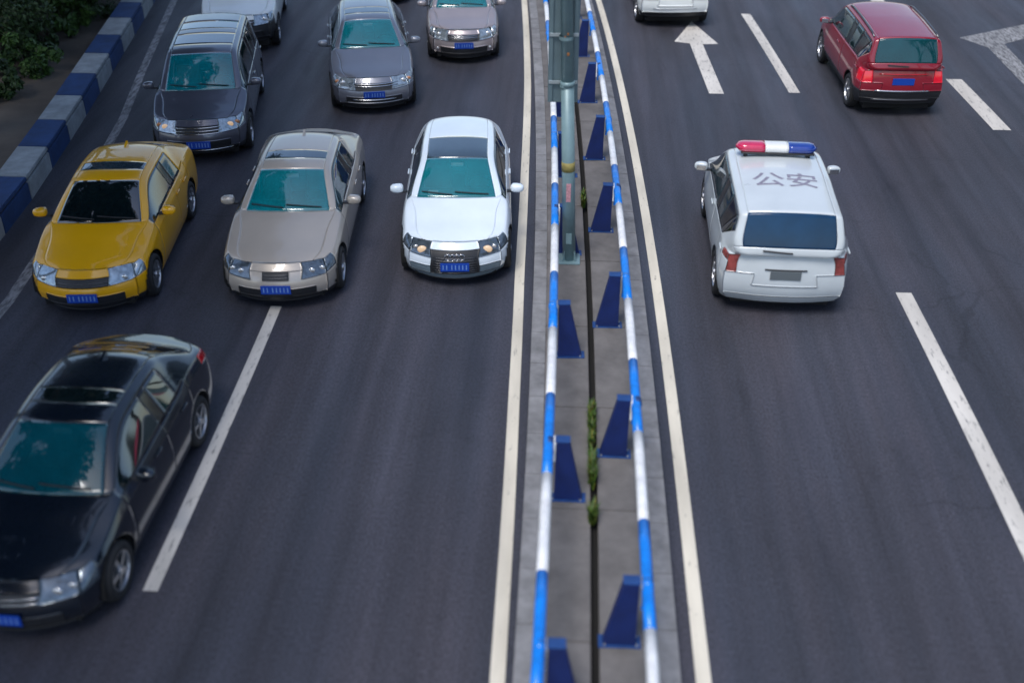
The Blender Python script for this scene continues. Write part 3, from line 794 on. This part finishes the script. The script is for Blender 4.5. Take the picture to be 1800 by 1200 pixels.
    for z, hwid, rad, mm in S.get('rbars', []):
        pts = []
        for k in range(13):
            yy = -hwid + 2 * hwid * k / 12
            h = cast((-f - 1, yy, z), (1, 0, 0))
            if h[0]: pts.append(h[0] + Vector((-.008, 0, 0)))
        if len(pts) > 3:
            bm = bmesh.new(); add_tube(bm, pts, rad, 8); from_bm('trim_strip', bm, M[mm], root, True)
    # bulbs in the lamps
    for yy, z, sz, mm in S.get('bulbs', []):
        for s in (1, -1):
            h = cast((f + 1, s * yy, z), (-1, 0, 0))
            if h[0]:
                bm = bmesh.new(); bmesh.ops.create_uvsphere(bm, u_segments=16, v_segments=10, radius=sz)
                bmesh.ops.scale(bm, vec=(.4, 1, .85), verts=bm.verts); bmesh.ops.translate(bm, vec=h[0], verts=bm.verts)
                lamp = [p for p in parts.get('headlight', [])]
                par = root
                for p in lamp:
                    if (p.data.vertices[0].co.y > 0) == (s > 0): par = p
                from_bm('bulb', bm, M[mm], par, True)
    # roof rails
    if S.get('rails'):
        for s in (1, -1):
            pts = []
            for k in range(11):
                xx = f - S['wtop'] - .25 + (xr + .15 - (f - S['wtop'] - .25)) * k / 10
                h = cast((xx, s * (S['wr'] - .015), 3), (0, 0, -1))
                if h[0]: pts.append(h[0] + Vector((0, 0, .012 if k in (0, 10) else .045)))
            bm = bmesh.new(); add_tube(bm, pts, .018, 8); from_bm('roof_rail', bm, M[S['rails']], root, True)
    if S.get('fin'):
        h = cast((xr + .18, 0, 3), (0, 0, -1))
        bm = bmesh.new(); prism(bm, [(xr + .28, h[0].z), (xr + .08, h[0].z), (xr + .09, h[0].z + .06)], -.018, .018); from_bm('antenna', bm, sm.get('fin', pm), root)
    if S.get('rwiper'):
        z1 = S['rwiper']; pts = []
        for k in range(8):
            h = cast((-f - 1, -.05 + .42 * k / 7, z1 + .02 * k / 7), (1, 0, 0))
            if h[0]: pts.append(h[0] + Vector((-.02, 0, 0)))
        bm = bmesh.new(); add_tube(bm, pts, .012, 6); from_bm('rear_wiper', bm, M['seal_and_gap'], root)
    root['_'] = 0; del root['_']
    return root, cast, parts

# --- body types
HATCH = dict(L=4.18, W=1.76, H=1.42, zs=.14, zf=.68, zc=.97, zb=.92, zd=.98, zt=.93, wr=.56, cowl=1.28, wtop=2.02, rend=.42, deck=.13, fa=.80, ra=.68, r=.315, hatch=True, re=.07, rd=.02,
             sunroof=2, strip=.34, quarter=False, cw=.22, pf=.40, pr=.75, bars=[(z, .33, .005, 'alloy_dark') for z in (.29, .33, .37, .41, .45, .49, .53)],
             bulbs=[(.50, .60, .075, 'bulb'), (.60, .61, .04, 'bulb_off')], rim=0,
             tags={('F', j, k): 'grille' for j in (1, 2, 3) for k in (2, 3)} | {('F', 1, 1): 'intake', ('F', 1, 0): 'intake', ('S', 0, 1): 'front_bumper'},
             mats={'headlight': M['lamp_dark'], 'front_lip': M['silver_plastic'], 'intake': M['silver_plastic']}, rakeF=[.08, .02, 0, .02, .09, .20], bowF=.26)
SEDAN = dict(L=4.95, W=1.82, H=1.44, zs=.14, zf=.69, zc=.96, zb=.93, zd=1.03, zt=.99, wr=.56, cowl=1.52, wtop=2.24, rend=1.28, deck=.62, fa=.84, ra=1.02, r=.325, sunroof=1, strip=.30, cw=.14,
             re=.07, rd=.02, pf=.40, pr=.72, fin=True, rim=0, charline=.55, cs=.5)
SUV = dict(L=4.5, W=1.84, H=1.68, zs=.27, zf=.86, zc=1.10, zb=1.07, zd=1.10, zt=1.02, wr=.655, by=.935, cowl=1.15, wtop=1.80, rend=.30, deck=.10, fa=.88, ra=.80, r=.35, hatch=True, re=.045, rd=.012, quarter=True, cw=.14,
           sunroof=0, strip=.30, rails='alloy_dark', rim=0, rakeR=[.14, .03, 0, .01, .03, .05], bowR=.11, wre=.985, rwiper=1.12,
           tags={('S', i, 0): 'cladding' for i in range(1, 14)}, mats={})
def spec(base, **k):
    d = dict(base); t = dict(base.get('tags', {})); t.update(k.pop('tags', {})); mm = dict(base.get('mats', {})); mm.update(k.pop('mats', {}))
    d.update(k); d['tags'] = t; d['mats'] = mm; return d

# 1 white hatchback
rt, cast, parts = make_car('car', 'white hatchback with black roof panel and rings on its grille, beside the left rail', 'car', -1.88, 17.28, -86.2, dict(HATCH, marks=True), P['white'], group='cars on the road')
for k in range(4):
    yy = -.105 + .07 * k; h = cast((4, yy, .55), (-1, 0, 0))
    bm = bmesh.new(); pts = [(h[0].x + .018, yy + .05 * math.cos(a), .55 + .05 * math.sin(a)) for a in (2 * math.pi * q_ / 20 for q_ in range(21))]
    add_tube(bm, pts, .0075, 6, False); from_bm('emblem_ring', bm, M['chrome'], rt, True)
bm = bmesh.new(); add_box(bm, (.62, -.38, .965), (.02, .16, .07), Matrix.Rotation(R(-50), 3, 'Y')); from_bm('dash_paper', bm, M['paper'], rt)

# 2 beige sedan
make_car('car', 'champagne beige sedan with sunroof driving over the white lane dash', 'car', -4.46, 16.82, -86.3,
         spec(SEDAN, bars=[(.60, .18, .005, 'alloy_dark'), (.565, .2, .005, 'alloy_dark')], bulbs=[(.52, .61, .05, 'bulb_off'), (.66, .61, .045, 'bulb_off')],
              tags={('F', 3, 2): 'front_bumper', ('F', 3, 3): 'grille', ('F', 2, 3): 'front_bumper'}, mats={'headlight': M['lamp_dark'], 'sunroof': M['roof_glass']}, pfm=M['plate_blue']), P['beige'], group='cars on the road')
# 3 yellow car
make_car('car', 'bright yellow sedan with dark windshield and black sunroof near the painted wall', 'car', -7.26, 16.18, -84.6,
         spec(SEDAN, L=4.5, W=1.80, H=1.43, cowl=1.36, wtop=2.08, rend=1.05, deck=.50, zd=1.05, zt=1.03, bowF=.30, zf=.71, mats={'windscreen': M['dark_glass'], 'headlight': M['lamp'], 'sunroof': M['roof_glass']},
              bars=[(.60, .38, .006, 'alloy_dark'), (.56, .4, .006, 'alloy_dark')], bulbs=[(.58, .60, .05, 'bulb_off')], rim=1), P['yellow'], group='cars on the road')
# 4 black sedan
make_car('car', 'glossy black sedan in the foreground, partly cut off beside the lane dash', 'car', -5.43, 9.97, -91.5,
         spec(SEDAN, L=4.5, W=1.84, H=1.45, cowl=1.30, wtop=2.02, rend=1.18, bars=[(.60, .4, .008, 'chrome'), (.555, .42, .008, 'chrome')], bulbs=[(.54, .61, .055, 'bulb_off'), (.66, .62, .045, 'bulb_off')],
              tags={('S', 13, 4): 'taillight'}, mats={'headlight': M['lamp_dark'], 'sunroof': M['dark_glass'], 'windscreen': M['dim_windscreen'], 'front_window': M['dark_glass'], 'rear_window': M['dark_glass']}, rim=0, h1=.05, rbars=[]), P['black'], group='cars on the road')
# 5 dark grey people carrier
make_car('car', 'dark grey people carrier with two roof panels behind the yellow sedan', 'car', -7.42, 21.98, -80.0,
         spec(SUV, L=4.75, W=1.86, H=1.66, zs=.2, zf=.80, zc=1.06, zb=1.02, cowl=1.22, wtop=1.92, sunroof=3, rails=None, pf=.42, bars=[(.72, .42, .010, 'chrome'), (.67, .45, .010, 'chrome'), (.62, .45, .010, 'chrome'), (.30, .62, .013, 'chrome')],
              bulbs=[(.60, .72, .06, 'bulb'), (.72, .73, .05, 'amber')], mats={'roof_glass': M['roof_glass'], 'windscreen': M['windscreen']},
              tags={('S', i, 0): 'sill' for i in range(1, 14)}), P['dark'], 3, group='cars on the road')
# 6 grey sedan
make_car('car', 'slate grey car with sunroof and pale headlights in the middle of the back row', 'car', -4.60, 24.72, -78.5,
         spec(SEDAN, L=4.8, W=1.82, H=1.50, zf=.73, zc=1.01, zb=.98, cowl=1.42, wtop=2.12, rend=.95, deck=.45, pf=.47, bars=[(.665, .5, .010, 'chrome'), (.625, .5, .010, 'chrome'), (.36, .45, .012, 'chrome'), (.29, .6, .012, 'alloy')],
              bulbs=[(.62, .66, .06, 'bulb_off'), (.74, .67, .045, 'amber')], tags={('F', 1, 1): 'intake'}, mats={'headlight': M['lamp']}), P['grey'], 3, group='cars on the road')
# 7 pinkish hatch
make_car('car', 'pale pinkish beige car at the top, next to the cream edge line', 'car', -2.84, 27.85, -83.0,
         spec(SEDAN, L=4.35, W=1.72, H=1.48, zf=.74, zc=1.01, zb=.97, cowl=1.20, wtop=1.92, rend=.85, deck=.40, sunroof=0, pf=.47, r=.305, bars=[(.665, .34, .008, 'chrome'), (.63, .36, .008, 'chrome'), (.595, .34, .006, 'alloy_dark')],
              bulbs=[(.56, .66, .06, 'bulb_off'), (.68, .67, .045, 'bulb_off'), (.6, .36, .04, 'bulb_off')], mats={'headlight': M['lamp']}, bowF=.30), P['pink'], 2, group='cars on the road')
# 8 white van behind the people carrier, 9 car hidden behind the grey one
make_car('car', 'white car cut off by the top edge behind the dark people carrier', 'car', -8.35, 28.35, -80,
         spec(SUV, L=4.6, pf=.50, rails=None, mats={'front_bumper': M['black_plastic']}, bulbs=[(.62, .78, .06, 'bulb_off')], bars=[(.76, .4, .010, 'chrome')]), P['pwhite'], 2, group='cars on the road')
make_car('car', 'dark blue car of which only a front corner shows behind the slate grey car', 'car', -5.72, 32.55, -80,
         spec(SEDAN, L=4.6, pf=.45, bars=[(.60, .4, .010, 'chrome')], bulbs=[(.6, .61, .05, 'bulb_off')]), P['blue'], 2, group='cars on the road')
# 10 white SUV going away
make_car('car', 'white compact off-roader seen from behind at the top, ahead of the lane arrow', 'car', 2.30, 31.0, 94.0,
         spec(SUV, pr=.92, zt=1.0, mats={'rear_lip': M['black_plastic']}, tags={('S', i, 0): 'sill' for i in range(1, 14)}, rbars=[(.52, .55, .008, 'alloy')]), P['pwhite'], 2, group='cars on the road')
# 11 red SUV going away
make_car('car', 'crimson red off-roader seen from behind on the right', 'car', 6.62, 25.1, 91.5,
         spec(SUV, L=4.55, H=1.70, pr=.80, rend=.22, mats={'rear_glass': M['teal_rear'], 'taillight': M['tail_lit']}, rbars=[(.60, .55, .018, 'chrome'), (.40, .58, .02, 'alloy_dark'), (.94, .5, .012, 'tail_red')],
              tags={('R', 1, k): 'cladding' for k in range(4)} | {('S', i, 0): 'cladding' for i in range(15)} | {('S', 14, 1): 'cladding', ('S', 0, 1): 'cladding', ('S', 13, 1): 'cladding'}), P['red'], 3, group='cars on the road')
# 12 police SUV
rt, cast, parts = make_car('police_car', 'white police car with red, clear and blue light bar, seen from behind', 'police car', 3.17, 16.75, 88.6,
         spec(SUV, L=4.4, W=1.92, H=1.70, zs=.20, wr=.70, by=.95, cs=.6, rend=.20, deck=.06, wre=.985, re=.03, pr=.74, prm=M['plate_grey'], prmarks=False, mats={'rear_glass': M['blue_glass'], 'taillight': M['tail_pink'], 'handle': P['police'], 'rear_lip': P['police']},
              tags={('S', i, 0): 'sill' for i in range(1, 14)} | {('S', 14, 3): 'rear_bumper'}, rails=None, f1r=.91, rbars=[(.82, .30, .012, 'black_plastic')]), P['police'], 3)
lbx = .02; h = cast((lbx, 0, 3), (0, 0, -1)); zr = h[0].z
lb = empty('light_bar', (lbx, 0, zr), 0, rt)
bm = bmesh.new(); add_box(bm, (0, 0, .055), (.26, 1.12, .03), bevel=.01); from_bm('bar_base', bm, M['black_plastic'], lb, True)
for s in (1, -1):
    bm = bmesh.new(); add_box(bm, (0, s * .48, .012), (.12, .06, .07), bevel=.008); from_bm('bar_foot', bm, M['black_plastic'], lb)
def lens(y0, y1, m, r0=False, r1=False):
    bm = bmesh.new(); n = 12; ys = np.linspace(y0, y1, 9); prev = None
    for yy in ys:
        e = 1.
        if r0: e = min(e, math.sqrt(max(.02, 1 - (max(0, (y0 + .14 - yy)) / .145) ** 2)))
        if r1: e = min(e, math.sqrt(max(.02, 1 - (max(0, (yy - (y1 - .14))) / .145) ** 2)))
        ring = [bm.verts.new((.135 * e * math.copysign(abs(math.cos(a)) ** .6, math.cos(a)), yy, .125 + .068 * e * math.copysign(abs(math.sin(a)) ** .6, math.sin(a)))) for a in (2 * math.pi * k / n for k in range(n))]
        if prev:
            for k in range(n): bm.faces.new((prev[k], prev[(k + 1) % n], ring[(k + 1) % n], ring[k]))
        else: bm.faces.new(ring[::-1])
        prev = ring
    bm.faces.new(prev); bmesh.ops.recalc_face_normals(bm, faces=bm.faces); from_bm('lens', bm, m, lb, True)
lens(.20, .64, M['bar_red'], r1=True); lens(-.158, .196, M['bar_white']); lens(-.60, -.162, M['bar_blue'], r0=True)
# roof lettering, readable from behind
def lettering(body, size, x, y, parent):
    cu = bpy.data.curves.new('lettering', 'FONT'); cu.body = body; cu.size = size; cu.align_x = 'CENTER'; cu.align_y = 'CENTER'; cu.offset = .004; cu.fill_mode = 'BOTH'
    to = bpy.data.objects.new('t', cu); col.objects.link(to)
    dg = bpy.context.evaluated_depsgraph_get(); me = bpy.data.meshes.new_from_object(to.evaluated_get(dg)); bpy.data.objects.remove(to)
    bm = bmesh.new(); bm.from_mesh(me); bmesh.ops.subdivide_edges(bm, edges=[e for e in bm.edges if e.calc_length() > .12], cuts=2)
    bmesh.ops.triangulate(bm, faces=bm.faces)
    for v in bm.verts:
        vx, vy = x + v.co.y, y - v.co.x
        hh = cast((vx, vy, 3), (0, 0, -1)); v.co = Vector((vx, vy, (hh[0].z if hh[0] else 1.66) + .004))
    return from_bm('lettering', bm, M['letter'], parent)
lettering('公安', .50, -.98, -.02, rt)

# ------------------------------------------------------------------ trees beyond the wall
def crown_mesh(seed, nclump, leaves, rx, rz, mname, leaf=.11):
    rr = random.Random(seed); vs = []; fs = []
    for c in range(nclump):
        while True:
            p = Vector((rr.uniform(-1, 1), rr.uniform(-1, 1), rr.uniform(-1, 1)))
            if .25 < p.length < 1: break
        p = Vector((p.x * rx, p.y * rx, p.z * rz)); cr = rr.uniform(.28, .62) * rx * .5
        for k in range(leaves):
            d = Vector((rr.gauss(0, 1), rr.gauss(0, 1), rr.gauss(0, .8))).normalized() * cr * rr.random() ** .4
            q = p + d; n = (d.normalized() + Vector((rr.gauss(0, .6), rr.gauss(0, .6), rr.gauss(.4, .6)))).normalized()
            a = n.orthogonal().normalized(); a = (Matrix.Rotation(rr.uniform(0, 6.28), 3, n) @ a); b = n.cross(a); s = leaf * rr.uniform(.6, 1.4)
            i0 = len(vs); vs += [q - a * s, q - b * s * .45 + n * s * .08, q + a * s, q + b * s * .45 + n * s * .08]; fs.append((i0, i0 + 1, i0 + 2, i0 + 3))
    me = bpy.data.meshes.new('crown'); me.from_pydata([tuple(v) for v in vs], [], fs); me.materials.append(M[mname]); return me
def trunk_mesh(seed, h, r0, spread):
    rr = random.Random(seed); bm = bmesh.new()
    pts = [(rr.uniform(-.1, .1) * k, rr.uniform(-.1, .1) * k, h * k / 5) for k in range(6)]
    add_tube(bm, pts, [r0 * (1 - .13 * k) for k in range(6)], 9)
    for k in range(7):
        z = h * rr.uniform(.5, .95); a = rr.uniform(0, 6.28); l = spread * rr.uniform(.5, .9)
        add_tube(bm, [(0, 0, z), (math.cos(a) * l * .5, math.sin(a) * l * .5, z + l * .45), (math.cos(a) * l, math.sin(a) * l, z + l * .7)], [r0 * .5, r0 * .3, r0 * .1], 6)
    me = bpy.data.meshes.new('trunk'); bm.to_mesh(me); bm.free(); me.materials.append(M['bark']); return me
CR = [crown_mesh(11, 46, 190, 2.6, 2.3, 'leaf_dark'), crown_mesh(23, 40, 190, 2.3, 2.0, 'leaf_mid'), crown_mesh(37, 52, 190, 2.9, 2.6, 'leaf_dark')]
TK = [trunk_mesh(5, 4.2, .16, 2.2), trunk_mesh(6, 3.6, .13, 2.0), trunk_mesh(8, 4.8, .19, 2.4)]
def tree(x, y, k, s, hz, label, rz):
    t = empty('tree', (x, y, .1), rz); tag(t, label, 'tree', 'trees beyond the painted wall')
    tr = link('trunk', TK[k], None, t); tr.scale = (s, s, s * hz)
    c = link('crown', CR[k], None, t); c.location = (0, 0, [5.0, 4.4, 5.8][k] * s * hz); c.scale = (s, s, s)
    return t
trees = [(-13.35, 25.2, 0, .50, .42, 'low dark tree next to the bare earth, closest to the painted wall'),
         (-13.6, 27.6, 1, .60, .42, 'low mid green tree, second along the wall from the bare earth'),
         (-14.3, 30.0, 2, .60, .42, 'low broad dark tree, third along the wall from the bare earth'),
         (-14.9, 32.6, 0, .62, .45, 'low dark tree, fourth along the wall, touching the top edge'),
         (-12.75, 28.6, 0, .42, .40, 'small dark tree tight against the painted wall, midway up the corner'),
         (-13.5, 31.6, 1, .45, .40, 'small green tree tight against the painted wall at the top edge'),
         (-16.0, 27.2, 2, .70, .55, 'taller dark tree at the left edge behind the low ones'),
         (-16.8, 31.5, 0, .85, .7, 'tall dark tree in the very corner of the view'),
         (-16.4, 36.0, 1, .8, .6, 'mid green tree farthest along the wall')]
for i, (x, y, k, s, hz, lb_) in enumerate(trees): tree(x, y, k, s, hz, lb_, i * 1.7)
# tall trees along the same verge, above and left of the view: they show in the windscreens; crowns enlarged over the lane to darken it
BIG = crown_mesh(77, 95, 120, 4.0, 3.1, 'leaf_dark', .24); BT = trunk_mesh(9, 7.2, .26, 3.4)
def tall_tree(x, y, s, rz, label, group):
    t = empty('tree', (x, y, .1), rz); tag(t, label, 'tree', group)
    link('trunk', BT, None, t).scale = (s, s, s); c = link('crown', BIG, None, t); c.location = (0, 0, 10.4 * s); c.scale = (s, s, s)
for i, (x, y, s) in enumerate([(-11.6, -4, 1.2), (-11.4, 2, 1.2), (-11.4, 8, 1.2), (-11.5, 14, 1.2), (-12.1, 20.5, 1.2), (-13.2, 27, 1.2), (-15.6, 33.5, 1.2)]):
    tall_tree(x, y, s, i * 2.1, 'unseen tall verge tree, crown spread over the left lane for shade', 'tall trees beyond the painted wall')
for i, (x, y, s) in enumerate([(17.6, 2, 1.0), (17.6, 9, 1.05), (17.4, 16, 1.0), (17.2, 23, 1.05), (16.9, 30, 1.0), (16.4, 37, 1.0)]):  # unseen trees added to dim the sky light from the right
    tall_tree(x, y, s, i * 1.3 + .4, 'unseen street tree added on the right to dim the sky light', 'unseen street trees added on the right pavement for shade')
# shrubs hugging the wall
SH = [crown_mesh(51, 16, 120, .62, .45, 'leaf_dark', .07), crown_mesh(52, 16, 120, .55, .5, 'leaf_mid', .07)]
for i, (y, dx, s) in enumerate([(22.6, 1.6, 1.0), (24.2, 1.2, 1.15), (25.8, 1.35, 1.2), (27.4, 1.2, 1.3), (29.2, 1.4, 1.25), (31.2, 1.3, 1.4), (23.6, 2.7, 1.2), (26.2, 2.9, 1.3)]):
    b = empty('shrub', (wall_x(y) - .5 - dx, y, .1), i * 1.1)
    tag(b, ['first dark shrub beside the bare earth behind the wall', 'second shrub behind the wall, counted upwards from the bare earth', 'third shrub along the wall from the bare earth',
            'fourth shrub along the wall from the bare earth', 'fifth shrub along the wall from the bare earth', 'sixth shrub along the wall, nearest the top edge',
            'shrub set back from the wall beside the bare earth', 'shrub set back from the wall under the low dark tree'][i], 'shrub', 'shrubs behind the painted wall')
    c = link('foliage', SH[i % 2], None, b); c.location = (0, 0, .42 * s); c.scale = (s, s, s)
    bm = bmesh.new()
    for a in range(4): add_tube(bm, [(0, 0, -.02), (math.cos(a * 1.6) * .25 * s, math.sin(a * 1.6) * .25 * s, .5 * s)], [.018, .006], 5)
    from_bm('stems', bm, M['bark'], b)

# ------------------------------------------------------------------ weeds in the open joint of the median
def weed(y, ln, n, hgt, label, seed):
    rr = random.Random(seed); b = empty('weed', (.345 + dlt(y), y, .12)); tag(b, label, 'weed', 'weeds in the median joint')
    cl = [rr.uniform(-ln, ln) for _ in range(max(3, int(ln * 14)))]
    for nm, mm, cnt in (('blades', 'weed', n), ('dry_blades', 'weed_yellow', n // 3)):
        vs = []; fs = []
        for k in range(cnt):
            py = max(-ln, min(ln, rr.choice(cl) + rr.gauss(0, .05))); px = rr.gauss(0, .012 + .006 * math.sin(py * 9)); a = rr.uniform(0, 6.28); l = hgt * rr.uniform(.35, 1.5); wd = rr.uniform(.004, .010)
            dx, dy = math.cos(a) * l * .34, math.sin(a) * l * .55; nx, ny = -math.sin(a) * wd, math.cos(a) * wd; i0 = len(vs)
            vs += [(px - nx, py - ny, 0), (px + nx, py + ny, 0), (px + dx * .4 + nx, py + dy * .4 + ny, l * .7), (px + dx * .4 - nx, py + dy * .4 - ny, l * .7), (px + dx, py + dy, l * .9)]
            fs += [(i0, i0 + 1, i0 + 2, i0 + 3), (i0 + 3, i0 + 2, i0 + 4)]
        me = bpy.data.meshes.new(nm); me.from_pydata(vs, [], fs); link(nm, me, M[mm], b)['kind'] = 'stuff'
weed(11.5, .55, 420, .16, 'upper half of the long green weed growing from the dark median joint', 1)
weed(10.3, .55, 460, .18, 'lower yellowish half of the long weed in the dark median joint', 2)
#weed(8.9, .25, 120, .10, 'small weed sprig in the median joint near the bottom edge', 3)
weed(18.4, .45, 200, .14, 'dark weed in the median joint just above the steel pole foot', 4)
#weed(16.3, .2, 110, .12, 'little weed tuft in the joint beside the steel pole foot', 5)
